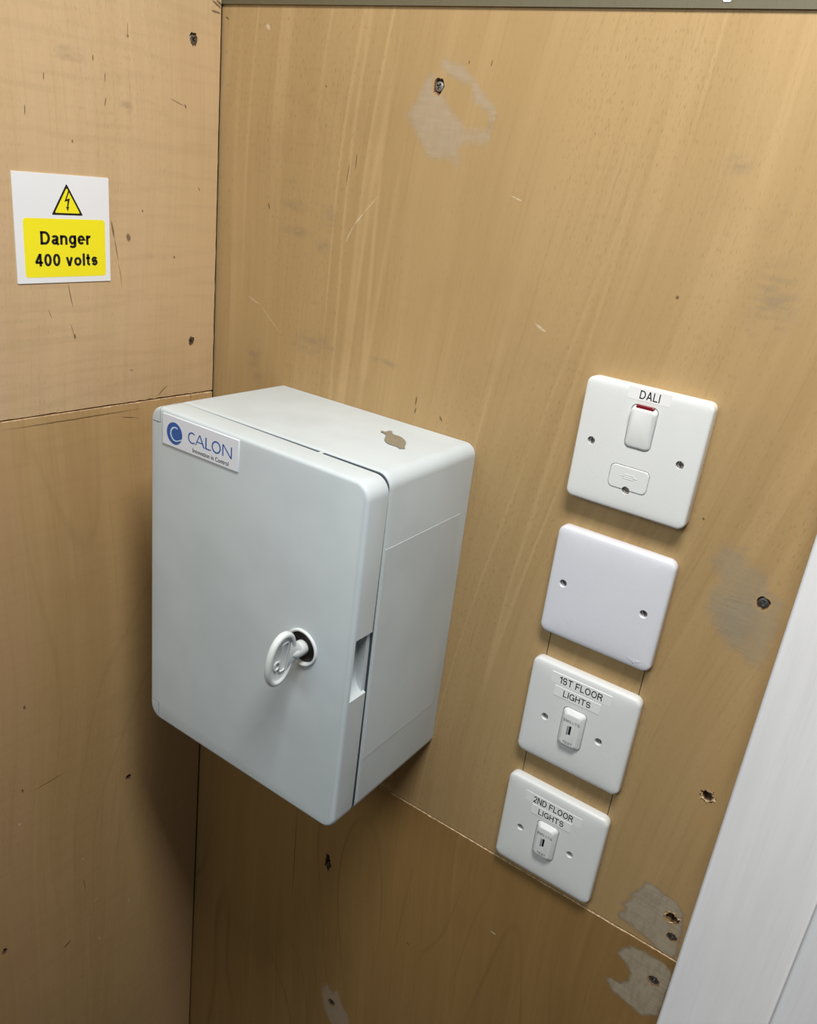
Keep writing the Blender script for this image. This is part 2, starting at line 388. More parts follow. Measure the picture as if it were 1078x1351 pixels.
    if acc is not None:
        sm = t.math('MULTIPLY', acc, t.rng(t.noise(t.stretch(uv, 60, 160), 1.0, 3), .38, .62, .15, 1.0))
        col = t.mix(t.math('MULTIPLY', sm, .42), col, (.19, .15, .105))
    t.link(col, t.bsdf.inputs['Base Color'])
    t.bsdf.inputs['Roughness'].default_value = .55
    t.bsdf.inputs['Specular IOR Level'].default_value = .3
    h = t.math('ADD', t.math('MULTIPLY', fine, .5), t.math('MULTIPLY', pm, -.8))
    t.bump(h, .25, .0003)
    return t.m

def raw_wood(name, col):
    t = NT(name)
    co = t.node('ShaderNodeTexCoord').outputs['Object']
    n = t.noise(co, 420, 4, .65)
    c = t.mix(t.rng(n, .35, .65), tuple(x*.45 for x in col), col)
    t.link(c, t.bsdf.inputs['Base Color']); t.bsdf.inputs['Roughness'].default_value = .8
    t.bump(t.noise(co, 900, 3), .6, .0006)
    return t.m

def filler(name, col, amount, axis=0):
    """scraped filler: coverage attribute broken up by noise"""
    t = NT(name)
    co = t.node('ShaderNodeTexCoord').outputs['Object']
    s = t.node('ShaderNodeSeparateXYZ', {0: co}).outputs
    uv = t.node('ShaderNodeCombineXYZ', {0: s[axis], 1: s[2], 2: 0.0}).outputs[0]
    at = t.node('ShaderNodeAttribute', None, attribute_name='cover').outputs['Fac']
    n1 = t.noise(t.stretch(uv, 110, 420), 1.0, 5, .65)
    n2 = t.noise(uv, 60, 3, .55)
    f = t.math('ADD', at, t.math('ADD', t.math('MULTIPLY', t.math('SUBTRACT', n1, .5), .45), t.math('MULTIPLY', t.math('SUBTRACT', n2, .5), .7)))
    cov = t.rng(f, .34, .80)
    n3 = t.noise(t.stretch(uv, 220, 60), 1.0, 4, .6)
    cov = t.math('MULTIPLY', cov, t.rng(n3, .3, .6, amount*.80, amount))
    scr = t.noise(t.stretch(uv, 40, 700), 1.0, 2)
    c = t.mix(t.rng(scr, .4, .65), tuple(x*.88 for x in col), col)
    t.link(c, t.bsdf.inputs['Base Color']); t.bsdf.inputs['Roughness'].default_value = .75
    t.bump(t.math('ADD', n1, t.math('MULTIPLY', scr, .5)), .3, .0005)
    tr = t.node('ShaderNodeBsdfTransparent')
    mx = t.node('ShaderNodeMixShader', {0: cov})
    t.link(tr.outputs[0], mx.inputs[1]); t.link(t.bsdf.outputs[0], mx.inputs[2])
    t.link(mx.outputs[0], t.out.inputs['Surface'])
    return t.m

def painted_wood(name, col):
    t = NT(name)
    co = t.node('ShaderNodeTexCoord').outputs['Object']
    mp = t.node('ShaderNodeMapping', {0: co, 3: (1, 1, .035)}).outputs[0]
    n = t.noise(mp, 420, 4, .6)
    n2 = t.noise(t.node('ShaderNodeMapping', {0: co, 3: (1, 1, .08)}).outputs[0], 90, 3)
    c = t.mix(t.rng(n2, .3, .7), tuple(x*.95 for x in col), col)
    c = t.mix(t.math('MULTIPLY', t.rng(n, .5, .75), .35), c, tuple(x*.86 for x in col))
    t.link(c, t.bsdf.inputs['Base Color']); t.bsdf.inputs['Roughness'].default_value = .5
    t.bump(n, .35, .0005)
    return t.m

M = {}
WD, WM, WP = (.355, .232, .100), (.405, .270, .123), (.465, .318, .157)
M['ply_back'] = wood('plywood back upper', 0, WD, WM, WP, lean=0.10, rings=.10, pale=.42, pores=.38, dark=DARK_BACK, white=PALE_BACK, smudge=SMUDGE_BACK, seed=0.0)
M['ply_back_low'] = wood('plywood back lower', 0, (.245, .138, .045), (.290, .168, .056), (.34, .210, .076), lean=0.03, rings=.45, pale=.30, pores=.2, dark=DARK_BACK, white=PALE_BACK, seed=5.0)  # sheet colour darkened to stand in for light falling off downwards
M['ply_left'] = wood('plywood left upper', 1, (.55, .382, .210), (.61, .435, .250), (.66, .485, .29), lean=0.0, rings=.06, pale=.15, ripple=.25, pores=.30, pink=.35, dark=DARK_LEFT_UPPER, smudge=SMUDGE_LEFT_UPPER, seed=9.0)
M['ply_left_low'] = wood('plywood left lower', 1, (.480, .305, .135), (.53, .350, .162), (.57, .39, .19), lean=0.02, rings=.16, pale=.2, ripple=.12, pores=.25, pink=.4, dark=DARK_LEFT_LOWER, white=PALE_LEFT_LOWER, seed=13.0)  # base tone lowered below the upper sheet's, imitating light fading towards the floor
M['raw'] = raw_wood('torn raw wood', (.66, .46, .27))
M['raw_dark'] = raw_wood('drilled wood', (.16, .09, .045))
M['gap'] = flat('dark void', (.012, .010, .008), .9)
M['batten'] = painted_wood('olive painted batten', (.115, .098, .055))
M['white_paint'] = painted_wood('white gloss paint', (.90, .89, .90))
M['grey'] = plastic('light grey polycarbonate', (.545, .605, .632), .42, .03)
M['key_grey'] = plastic('pale grey nylon', (.66, .70, .70), .35, .0)
M['gasket'] = flat('blue grey gasket', (.045, .058, .075), .9)
M['black'] = flat('black plastic', (.006, .006, .007), .5)
M['white'] = plastic('white urea plastic', (.705, .715, .705), .30, .0, .01)
M['cool_white'] = plastic('cool white plastic', (.68, .685, .735), .30, .0, .01)
M['steel'] = flat('dull screw steel', (.42, .40, .37), .38, 1.0)
M['dark_steel'] = flat('dark screw steel', (.30, .29, .28), .42, 1.0)  # darker steel for the wall screws and key switch screws
M['label_tape'] = plastic('white label tape', (.80, .80, .80), .35, .0, .01)
M['ink'] = flat('black ink', (.008, .008, .009), .6)
M['grey_ink'] = flat('grey ink', (.20, .20, .20), .6)
M['blue_ink'] = flat('blue ink', (.030, .105, .36), .5)
M['pale_blue'] = flat('pale blue ink', (.52, .66, .85), .5)
M['sticker'] = plastic('satin white sticker', (.72, .75, .82), .35, .0, .01)
M['sign_white'] = plastic('white sign vinyl', (.82, .84, .88), .35, .0, .01)
M['yellow'] = plastic('yellow ink', (.93, .83, .015), .4, 0, .01)
M['red'] = flat('dark red indicator', (.17, .008, .014), .3)
M['taupe'] = flat('taupe residue', (.24, .205, .145), .7)
M['slot_chrome'] = flat('lilac tinted metal insert', (.62, .60, .68), .3, .6)
M['fillA'] = filler('pale filler', (.58, .50, .385), .38)
M['fillB'] = filler('thin filler wash', (.47, .41, .30), .34)
M['fillC'] = filler('taupe filler', (.40, .33, .235), .92)

# ------------------------------------------------------------------ the setting
ZB = -0.3833          # seam in the back wall
XC = -0.4285
def edge_line(n, a, b, amp, seed):
    return [(a + (b - a)*i/n, amp*(mnoise.noise(Vector((i*.9, seed, 0))) + .6*mnoise.noise(Vector((i*2.7, seed, 3))))) for i in range(n + 1)]

wall_back = link('wall_back', box_mesh('wall_back', -.47, .36, .019, .045, -1.0, .42), M['gap'])
tag(wall_back, 'back wall clad in tan plywood panels behind the grey box', 'wall', kind='structure')
wall_left = link('wall_left', box_mesh('wall_left', -.47, -.430, -.75, .018, -1.0, .42), M['gap'])
tag(wall_left, 'left wall clad in pale plywood carrying the yellow warning sign', 'wall', kind='structure')

def crater(x, z, r, depth, seed, rag=.25, back=.0, elong=1.0):
    """irregular countersunk hole used to cut a panel (XZ plane, opening towards -y)"""
    n = 18; rnd = random.Random(seed); loops = []
    k = [1 + rag*(rnd.random() - .5)*2 for _ in range(n)]
    for f, y in ((1.06, -.004), (1.0, 0.0), (.80, depth*.45), (.70, depth)):
        loops.append([(x + r*f*k[i]*math.cos(2*math.pi*i/n), y + back, z + elong*r*f*k[i]*math.sin(2*math.pi*i/n)) for i in range(n)])
    return mesh('c', *loft_v(loops))

def left_place(me):
    """turn a mesh made for the XZ plane so that it lies on the left wall: x -> y, -y -> +x"""
    me.transform(Matrix.Rotation(math.pi/2, 4, 'Z'))
    return me

# panels with ragged seams
def panel_back_upper():
    xu = -.4101
    low = [(x, ZB + .0006 + dz) for x, dz in edge_line(160, xu, .33, .0005, 1.0)]
    pts = low + [(.33, .40), (xu, .40)]
    return prism('plywood_panel', pts, .018, 0.0)

def panel_back_lower():
    # front face 1 mm proud; its top lip is torn, raw wood showing
    n = 200; xs = [XC + (.33 - XC)*i/n for i in range(n + 1)]
    v = []; f = []; mi = []
    for i, x in enumerate(xs):
        k = .25 + .75*max(0, min(1, (x + .20)/.06))
        chip = k*(.0003 + .0011*abs(mnoise.noise(Vector((i*.45, 7.7, 0)))) + .0007*abs(mnoise.noise(Vector((i*1.9, 2.2, 0)))))
        v += [(x, .018, ZB - .0003), (x, .0003, ZB - .0003), (x, -.0005, ZB - .0003 - chip), (x, -.0005, -.98), (x, .018, -.98)]
    for i in range(n):
        a, b = i*5, i*5 + 5
        for j in range(5):
            f.append((a + j, b + j, b + (j + 1) % 5, a + (j + 1) % 5)); mi.append(1 if j == 1 else 0)
    f.append(tuple(range(5))); mi.append(0); f.append(tuple(n*5 + j for j in range(5))[::-1]); mi.append(0)
    me = mesh('plywood_panel', v, f)
    return me, mi

back_up = panel_back_upper()
back_up.materials.append(M['ply_back'])
holes_up = [  # x, z, r, depth, kind
    (-.1941, .2099, .0042, .0034, 'screw', 1.25), (.1007, -.0759, .0046, .0030, 'screw', .95), (.1036, -.2305, .0048, .008, 'torn', .9),
    (.1049, -.3474, .0055, .009, 'torn', .85), (.1090, -.3642, .0040, .0032, 'screw', .9)]
cuts = []
for i, (x, z, r, d, k, e) in enumerate(holes_up):
    c = crater(x, z, r, d, 20 + i, .42 if k == 'torn' else .16, 0, e)
    c.materials.append(M['raw_dark']); cuts.append(c)
back_up = boolean(back_up, cuts)
p_up = link('plywood_panel', back_up, None, wall_back)
p_up['label'] = 'large upper plywood sheet with pale grain streaks'

me, mi = panel_back_lower()
me.materials.append(M['ply_back_low']); me.materials.append(M['raw'])
for p, k in zip(me.polygons, mi): p.material_index = k
holes_low = [(.1064, -.4132, .0042, .0034, 'screw', .95), (-.1980, -.7002, .0042, .0034, 'screw', 1.0), (-.2221, -.5137, .0050, .010, 'torn', 1.9)]
cuts = []
for i, (x, z, r, d, k, e) in enumerate(holes_low):
    c = crater(x, z, r, d, 40 + i, .40 if k == 'torn' else .14, -.0005, e)
    c.materials.append(M['raw_dark']); cuts.append(c)
me = boolean(me, cuts)
p_low = link('plywood_panel', me, None, wall_back)
p_low['label'] = 'lower plywood sheet with a torn pale top edge'

def zl_seam(y): return -0.0559 - (y/.3)*(-.0488 + .0559)*1.0
def panel_left_upper():
    low = [(y, zl_seam(y) + .0006 + dz) for y, dz in edge_line(140, -.72, -.0024, .0007, 4.0)]
    side = [(-.0024 + d*.7, z) for z, d in edge_line(60, zl_seam(0) + .004, .40, .0006, 9.0)]
    pts = low + side + [(-.72, .40)]
    me = prism('plywood_panel', pts, .018, 0.0)
    return me
XLW = -.4086
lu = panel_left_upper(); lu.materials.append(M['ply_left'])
cuts = []
holes_lu = [(-.0302, .2298, .0040, .0034, 'screw', 1.2), (-.0284, -.0067, .0034, .0032, 'screw', 1.1)]
for i, (y, z, r, d, k, e) in enumerate(holes_lu):
    c = crater(y, z, r, d, 60 + i, .22, 0, e); c.materials.append(M['raw_dark']); cuts.append(c)
lu = boolean(lu, cuts)
left_place(lu)
lu.transform(Matrix.Translation((XLW, 0, 0)))
p_lu = link('plywood_panel', lu, None, wall_left)
p_lu['label'] = 'upper left plywood sheet under the warning sign'

def panel_left_lower():
    n = 150; v = []; f = []; mi = []
    for i in range(n + 1):
        y = -.72 + .7170*i/n
        chip = .0002 + .0012*max(0, mnoise.noise(Vector((i*.8, 11.7, 0)))) + .0006*abs(mnoise.noise(Vector((i*2.1, 3.2, 0))))
        zt = zl_seam(y) - .0006
        v += [(y, .018, zt), (y, .0010, zt), (y, 0.0, zt - chip), (y, 0.0, -.98), (y, .018, -.98)]
    for i in range(n):
        a, b = i*5, i*5 + 5
        for j in range(5):
            f.append((a + j, b + j, b + (j + 1) % 5, a + (j + 1) % 5)); mi.append(1 if j == 1 else 0)
    f.append(tuple(range(5))); mi.append(0); f.append(tuple(n*5 + j for j in range(5))[::-1]); mi.append(0)
    return mesh('plywood_panel', v, f), mi
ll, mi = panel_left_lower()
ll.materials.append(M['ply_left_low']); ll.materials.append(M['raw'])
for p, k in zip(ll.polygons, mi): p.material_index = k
holes_ll = [(-.0978, -.4537, .0034, .006, 'hole', .9), (-.2397, -.5754, .0032, .006, 'hole', .9)]
cuts = []
for i, (y, z, r, d, k, e) in enumerate(holes_ll):
    c = crater(y, z, r, d, 70 + i, .3, 0, e); c.materials.append(M['raw_dark']); cuts.append(c)
ll = boolean(ll, cuts)
left_place(ll)
for vert in ll.vertices:                                   # this sheet leans away a little towards the floor
    vert.co.x += -.4078 - .0185*max(0, (-.055 - vert.co.z))
p_ll = link('plywood_panel', ll, None, wall_left)
p_ll['label'] = 'lower left plywood sheet in shade beside the grey box'

# screws sunk in the panels
def screw_head_mesh(name, r, cross=True, t=.0016):
    me_ = lathe_y(name, [(r*.55, t), (r, .0004), (r, 0.0), (r*.93, -.0003), (r*.6, -.0005)], 24)
    w = r*.17
    a = box_mesh('c', -r*.62, r*.62, -.004, r*.38, -w, w) if cross else box_mesh('c', -r*1.2, r*1.2, -.004, r*.36, -w*.9, w*.9)
    cu = [a]
    if cross:
        cu.append(box_mesh('c', -w, w, -.004, r*.38, -r*.62, r*.62))
    return boolean(me_, cu)
scr = screw_head_mesh('screw', .0034)
scr.materials.clear(); scr.materials.append(M['dark_steel'])
def put_screw(x, y, z, parent, rz, ry):
    o = bpy.data.objects.new('screw', scr); COL.objects.link(o)
    o.parent = parent; o.location = (x, y, z); o.rotation_euler = (0, ry, rz)
for i, (x, z, r, d, k, e) in enumerate(holes_up):
    if k == 'screw': put_screw(x, .0009, z, p_up, 0, .5 + i)
for i, (x, z, r, d, k, e) in enumerate(holes_low):
    if k == 'screw': put_screw(x, .0004, z, p_low, 0, .2 + i)
for i, (y, z, r, d, k, e) in enumerate(holes_lu):
    put_screw(XLW - .0010, y, z, p_lu, math.pi/2, .7 + i)

# splinters standing up around the torn holes
def splinters(x, z, r, seed, parent, back):
    rnd = random.Random(seed); v = []; f = []
    n = 6
    for i in range(n):
        a = 2*math.pi*i/n + rnd.uniform(-.45, .45); L = r*rnd.uniform(.15, .75); w = r*rnd.uniform(.3, .6)
        ca, sa = math.cos(a), math.sin(a)
        p0 = Vector((x + ca*r*.80, back + .0004, z + sa*r*.80)); t_ = Vector((-sa, 0, ca))
        tip = Vector((x + ca*(r*.8 + L), back - rnd.uniform(.0002, .0012), z + sa*(r*.8 + L)))
        b = len(v)
        v += [p0 - t_*w, p0 + t_*w, tip, p0 + Vector((ca*L*.3, -.0011, sa*L*.3))]
        f += [(b, b + 1, b + 3), (b + 1, b + 2, b + 3), (b + 2, b, b + 3), (b, b + 2, b + 1)]
    o = link('torn_wood_rim', mesh('torn_wood_rim', v, f), M['raw'], parent)
    tag(o, 'pale splinters around a torn screw hole', kind='stuff')
splinters(.1036, -.2305, .0046, 1, p_up, 0)
splinters(.1049, -.3474, .0052, 2, p_up, 0)

# scraped filler round old fixings
def in_poly(px, pz, P):
    c = False; j = len(P) - 1
    for i in range(len(P)):
        (xi, zi), (xj, zj) = P[i], P[j]
        if (zi > pz) != (zj > pz) and px < (xj - xi)*(pz - zi)/(zj - zi) + xi: c = not c
        j = i
    return c
def sdist(px, pz, P):
    d = 9.0
    for i in range(len(P)):
        ax, az = P[i]; bx, bz = P[(i + 1) % len(P)]
        dx, dz = bx - ax, bz - az
        tt = max(0, min(1, ((px - ax)*dx + (pz - az)*dz)/(dx*dx + dz*dz + 1e-12)))
        d = min(d, math.hypot(px - ax - tt*dx, pz - az - tt*dz))
    return d if in_poly(px, pz, P) else -d
def filler_patch(P, y, mat, parent, label, soft=.006, skip=(), zmin=-9, zmax=9, xmax=9):
    mg = .003; st = .0012
    x0, x1 = min(p[0] for p in P) - mg, max(p[0] for p in P) + mg
    z0, z1 = min(p[1] for p in P) - mg, max(p[1] for p in P) + mg
    z0, z1, x1 = max(z0, zmin), min(z1, zmax), min(x1, xmax)
    nx, nz = int((x1 - x0)/st) + 1, int((z1 - z0)/st) + 1
    sd = [[sdist(x0 + i*st, z0 + j*st, P) for i in range(nx + 1)] for j in range(nz + 1)]
    idx = {}; v = []; f = []; cov = []
    def vid(i, j):
        if (i, j) not in idx:
            idx[(i, j)] = len(v); v.append((x0 + i*st, y, z0 + j*st)); cov.append(max(0, min(1, .5 + sd[j][i]/soft*.5)))
        return idx[(i, j)]
    for j in range(nz):
        for i in range(nx):
            cx, cz = x0 + (i + .5)*st, z0 + (j + .5)*st
            if max(sd[j][i], sd[j + 1][i], sd[j][i + 1], sd[j + 1][i + 1]) < -.003: continue
            if any(math.hypot(cx - hx, cz - hz) < hr for hx, hz, hr in skip): continue
            f.append((vid(i, j), vid(i + 1, j), vid(i + 1, j + 1), vid(i, j + 1)))
    me_ = mesh('filler_patch', v, f, fix=False)
    a = me_.attributes.new('cover', 'FLOAT', 'POINT')
    for k, c in enumerate(cov): a.data[k].value = c
    o = link('filler_patch', me_, mat, parent)
    o['label'] = label
    return o
S = [(h[0], h[1], h[2]*1.12*max(1, h[5])) for h in holes_up + holes_low]
filler_patch(FILLER_A1, -.00015, M['fillA'], p_up, 'pale scraped filler around the top screw', .008, S)
filler_patch(FILLER_A2, -.00015, M['fillA'], p_up, 'thin pale filler arc beside the top screw', .006, S)
filler_patch(FILLER_B1, -.00015, M['fillB'], p_up, 'thin greyish filler wash near the white frame', .010, S, xmax=.1195)
filler_patch(FILLER_B2, -.00025, M['fillB'], p_up, 'denser centre of the greyish filler wash', .012, S)
filler_patch(FILLER_C1, -.00015, M['fillC'], p_up, 'taupe filler above the seam by the white frame', .005, S, zmin=ZB + .0008, xmax=.1195)
filler_patch(FILLER_C2, -.00065, M['fillC'], p_low, 'taupe filler below the seam by the white frame', .005, S, zmax=ZB - .003, xmax=.1195)
filler_patch(FILLER_D, -.00065, M['fillA'], p_low, 'small pale filler smear around a low screw', .006, S)

# pencil lines down both sides of the column of plates
for x in (-.0352, .0395):
    o = link('pencil_line', box_mesh('pencil_line', x - .00025, x + .00025, -.00012, .0002, -.375, -.130), M['ink'], p_up)
    o['label'] = 'thin dark vertical marking line between the plates'

# olive batten along the top of the back wall
bat = mesh('trim_1', *loft_v([[(-.4098, -.0016, .2597), (.33, -.0016, .2537), (.33, -.0016, .40), (-.4098, -.0016, .40)],
                              [(-.4098, -.0001, .2597), (.33, -.0001, .2537), (.33, -.0001, .40), (-.4098, -.0001, .40)]]))
t1 = link('trim_1', bat, M['batten'])
tag(t1, 'olive painted batten along the top of the back wall', 'batten', kind='structure')
bl = mesh('paint_fleck', *loft_v([[(-.0080 + .0034*math.cos(a)*(1 + .3*math.sin(3*a)), y, .2612 + .0022*math.sin(a)*(1 + .25*math.cos(2*a))) for a in [i*math.pi/8 for i in range(16)]] for y in (-.0015, -.0020)]))
link('paint_fleck', bl, M['white_paint'], t1)['label'] = 'white paint fleck'

# white painted door frame on the right
t2 = empty('trim_2', (.12, 0, -.4))
tag(t2, 'white painted door frame board covering the right edge of the wall', 'door frame', kind='structure')
def framepart(name, x0, x1, y1, bev):
    o = link(name, box_mesh(name, x0, x1, -.0012, y1, -.98, .40, bev, 3), M['white_paint'], None, 40)
    o.parent = t2; o.matrix_parent_inverse = Matrix.Translation((-.12, 0, .4))
    return o
framepart('frame_board', .1197, .1876, -.0200, .0014)
framepart('door_stop', .1845, .330, -.0178, .0010)

# ------------------------------------------------------------------ warning sign on the left wall
def sign():
    W, H = .0774, .0755
    r = empty('warning_sign', (XLW, -.1503, .0858), (0, 0, math.pi/2))
    tag(r, 'white and yellow danger 400 volts sign stuck on the left plywood', 'sign')
    link('sign_panel', plate_mesh('sign_panel', W, H, .0005, [(0, 0), (0, -.0007), (.0001, -.0008)], 2), M['sign_white'], r)
    top = H/2
    yw, yh = .865*W, .545*H
    yc = top - .672*H
    link('yellow_field', plate_mesh('yellow_field', yw, yh, .0025, [(0, -.0007), (0, -.00088)], 5, .013*W, yc), M['yellow'], r)
    # triangle with a black rounded border
    tx, tz0, tz1, hw = .003, top - .365*H, top - .078*H, .0128
    def tri(s):
        c = Vector((tx, (tz0*2 + tz1)/3)); P = [Vector((tx - hw, tz0)), Vector((tx + hw, tz0)), Vector((tx, tz1))]
        out = []
        for i in range(3):
            q = c + (P[i] - c)*s
            a = (c + (P[i - 1] - c)*s - q).normalized(); b = (c + (P[(i + 1) % 3] - c)*s - q).normalized()
            rr = .0012
            p0, p2 = q + a*rr, q + b*rr
            for k in range(5):
                tt = k/4; out.append(tuple(p0*(1 - tt)**2 + q*2*tt*(1 - tt) + p2*tt**2))
        return out
    link('triangle_border', prism('triangle_border', tri(1.0), -.0007, -.00088), M['ink'], r)
    link('triangle_field', prism('triangle_field', tri(.80), -.0008, -.00094), M['yellow'], r)
    cx, cz = tx, (tz0 + tz1)/2 - .001
    bolt = [(.0012, .0072), (-.0022, -.0006), (.0004, .0001), (-.0003, -.0042), (-.0011, -.0040), (.0002, -.0072), (.0015, -.0038), (.0007, -.0041), (.0023, .0019), (-.0004, .0012), (.0020, .0066)]
    link('bolt', prism('bolt', [(cx + a, cz + b) for a, b in bolt], -.0009, -.00100), M['ink'], r)
    link('lettering', stroke_text('lettering', 'Danger', .0415, .0094, .0010, top - .640*H, -.00085, .19, .10), M['ink'], r)
    link('lettering', stroke_text('lettering', '400 volts', .0520, .0090, .0012, top - .842*H, -.00085, .19, .10), M['ink'], r)
sign()

# ------------------------------------------------------------------ grey enclosure
BX0, BX1, BZ0, BZ1 = -.3306, -.1214, -.3108, -.0297
bcx, bcz = (BX0 + BX1)/2, (BZ0 + BZ1)/2
enc = empty('electrical_enclosure', (bcx, 0, BZ0))
tag(enc, 'light grey plastic electrical enclosure with hinged lid on the back wall', 'enclosure')
def epart(name, me_, mat, sm=35, parent=None):
    o = link(name, me_, mat, None, sm)
    o.parent = enc if parent is None else parent
    return o
off = Matrix.Translation((-bcx, 0, -BZ0))
def E_(me_):
    me_.transform(off); return me_
bw, bh = BX1 - BX0, BZ1 - BZ0
bodym = plate_mesh('body', bw, bh, .0105, [(.0012, -.0002), (0, -.1060), (.0001, -.1100), (.0004, -.1106), (.0010, -.1108)], 8, bcx, bcz)
body = epart('body', E_(bodym), M['grey'])
# shallow proud fields on the right side (thicker at the front, running out at the back)
def side_field(z0, z1):
    x = BX1
    e = .0005
    a = [(x - .002, -.1085, z0), (x - .003, -.0100, z0), (x - .003, -.0100, z1), (x - .002, -.1085, z1)]
    b = [(x + .00028, -.1083, z0 + e), (x - .00092, -.0110, z0 + e), (x - .00092, -.0110, z1 - e), (x + .00028, -.1083, z1 - e)]
    return mesh('side_field', *loft_v([a, b]))
sf = link('side_field', E_(side_field(-.2612, -.0838)), M['grey'], body)
gask = epart('gasket', E_(plate_mesh('gasket', bw - .0018, bh - .0018, .0098, [(0, -.1095), (0, -.1124), (.0035, -.1126), (.0035, -.1155)], 8, bcx, bcz)), M['gasket'])
tab = epart('moulding_tab', E_(box_mesh('moulding_tab', -.1822, -.1790, -.1150, -.1095, BZ1 - .003, BZ1 - .0004, .0003)), M['grey'])

# lid: hangs down very slightly on its free side
LX0, LX1, LZ0, LZ1 = -.3312, -.1209, -.3122, -.0297
lcx, lcz, lw, lh = (LX0 + LX1)/2, (LZ0 + LZ1)/2, LX1 - LX0, LZ1 - LZ0
FR = -.1357
def lid_solid():
    return plate_mesh('lid', lw, lh, .0120, [(.0006, -.1138), (.0001, -.1141), (0, -.1148), (0, FR + .0028), (.0003, FR + .0016), (.0009, FR + .0007), (.0018, FR + .0002), (.0028, FR)], 8, lcx, lcz)
zt, zb = -.1446, -.1952
sc = [(LX1 + .003, zt), (LX1 - .0085, zt - .0012), (LX1 - .0092, zt - .003), (LX1 - .0092, zb + .016)]
for i in range(1, 9):
    a = math.pi/2*i/8
    sc.append((LX1 - .0092 + .0105*(1 - math.cos(a)), zb + .016 - .0165*math.sin(a)))
sc.append((LX1 + .003, zb - .0005))
scoop = prism('c', sc, -.110, FR + .0030)
HC = [(-.335, -.3199, -.0424, -.020), (-.335, -.3199, -.330, -.2953)]
cut_boxes = [box_mesh('c', a - .01, b, -.14, -.11, c if k == 0 else c - .01, d if k == 1 else d + .01) for k, (a, b, c, d) in enumerate(HC)]
KX, KZ = -.1657, -.1690
lock_hole = lathe_y('c', [(.0128, -.124), (.0128, -.150)], 40, KX, KZ)
lidm = boolean(lid_solid(), [scoop] + cut_boxes + [lock_hole])
rot = Matrix.Translation((lcx, 0, lcz)) @ Matrix.Rotation(math.radians(.45), 4, 'Y') @ Matrix.Translation((-lcx, 0, -lcz))
lidm.transform(rot)
lidm.materials.clear(); lidm.materials.append(M['grey'])
lid = epart('lid', E_(lidm), M['grey'], 32)
for k, (a, b, c, d) in enumerate(HC):
    g = .0010
    bb = box_mesh('c', a - .01, b - g, -.14, -.11, c + g if k == 0 else c - .01, d - g if k == 1 else d + .01)
    cm = boolean(lid_solid(), [bb], 'INTERSECT'); cm.transform(rot)
    cm.materials.clear(); cm.materials.append(M['grey'])
    epart('hinge_cap', E_(cm), M['grey'], 32)
    bk = box_mesh('hinge_backing', a + .008, b + .004, -.1300, -.1150, c - .004 if k == 0 else c + .02, d - .022 if k == 0 else d + .004)
back_in = epart('latch_recess', E_(box_mesh('latch_recess', LX1 - .0200, LX1 - .0024, -.1165, -.1100, zb - .004, zt - .0005)), M['grey'])
back_in['label'] = 'grey inner wall of the finger recess'

# lock: pale collar round a black barrel
col_prof = [(.0128, -.130), (.0146, -.1350), (.0148, -.1362), (.0145, -.1370), (.0138, -.1374), (.0128, -.1371), (.0123, -.1362), (.0122, -.1290)]
n = 40
loops = [[(KX + r_*math.cos(2*math.pi*i/n), y_, KZ + r_*math.sin(2*math.pi*i/n)) for i in range(n)] for r_, y_ in col_prof]
lock = empty('lock', (0, 0, 0)); lock.parent = enc
epart('collar', E_(mesh('collar', *loft_v(loops, False, False))), M['key_grey'], 50, lock)
epart('barrel', E_(lathe_y('barrel', [(.0124, -.124), (.0124, -.1335), (.0115, -.1342), (.006, -.1342)], 40, KX, KZ)), M['black'], 40, lock)

# taupe residue on top of the box
mk = [(-.1855, -.0365), (-.1816, -.0378), (-.1823, -.0318), (-.1795, -.0310), (-.1755, -.0375), (-.1677, -.0365), (-.1583, -.0431), (-.1541, -.0496), (-.1533, -.0527), (-.1484, -.0577), (-.1512, -.0585), (-.1508, -.0611), (-.1553, -.0583), (-.1591, -.0587), (-.1652, -.0582), (-.1716, -.0527), (-.1765, -.0431), (-.1805, -.0400), (-.1850, -.0395)]
def chaikin(P, k=2):
    for _ in range(k):
        Q = []
        for i in range(len(P)):
            a, b = P[i], P[(i + 1) % len(P)]
            Q += [(a[0]*.75 + b[0]*.25, a[1]*.75 + b[1]*.25), (a[0]*.25 + b[0]*.75, a[1]*.25 + b[1]*.75)]
        P = Q
    return P
mk = chaikin(mk)
rm = mesh('residue_mark', *loft_v([[(x, y, BZ1 + h) for x, y in mk] for h in (-.0002, .0003)]))
epart('residue_mark', E_(rm), M['taupe'], None)['label'] = 'taupe blob of old adhesive on the box top'

# logo sticker
def ring_arc(cx, cz, r, w, a0, a1, n=26, taper=0.0, ex=1.0):
    v = []; f = []
    for y in (0, 1):
        pass
    pts_o = []; pts_i = []
    for i in range(n + 1):
        a = math.radians(a0 + (a1 - a0)*i/n); ww = w*(1 - taper*(1 - math.sin(math.pi*min(1, (i + .5)/n*1.0))))
        pts_o.append((cx + ex*(r + ww/2)*math.cos(a), cz + (r + ww/2)*math.sin(a)))
        pts_i.append((cx + ex*(r - ww/2)*math.cos(a), cz + (r - ww/2)*math.sin(a)))
    return pts_o, pts_i
def strip_mesh(name, A, B, y0, y1, closed=False):
    v = []; f = []; n = len(A)
    for (a, b) in zip(A, B):
        v += [(a[0], y0, a[1]), (a[0], y1, a[1]), (b[0], y1, b[1]), (b[0], y0, b[1])]
    m_ = n if closed else n - 1
    for i in range(m_):
        p, q = i*4, ((i + 1) % n)*4
        for j in range(4): f.append((p + j, q + j, q + (j + 1) % 4, p + (j + 1) % 4))
    if not closed: f += [(0, 1, 2, 3), ((n - 1)*4 + 3, (n - 1)*4 + 2, (n - 1)*4 + 1, (n - 1)*4)]
    return mesh(name, v, f)
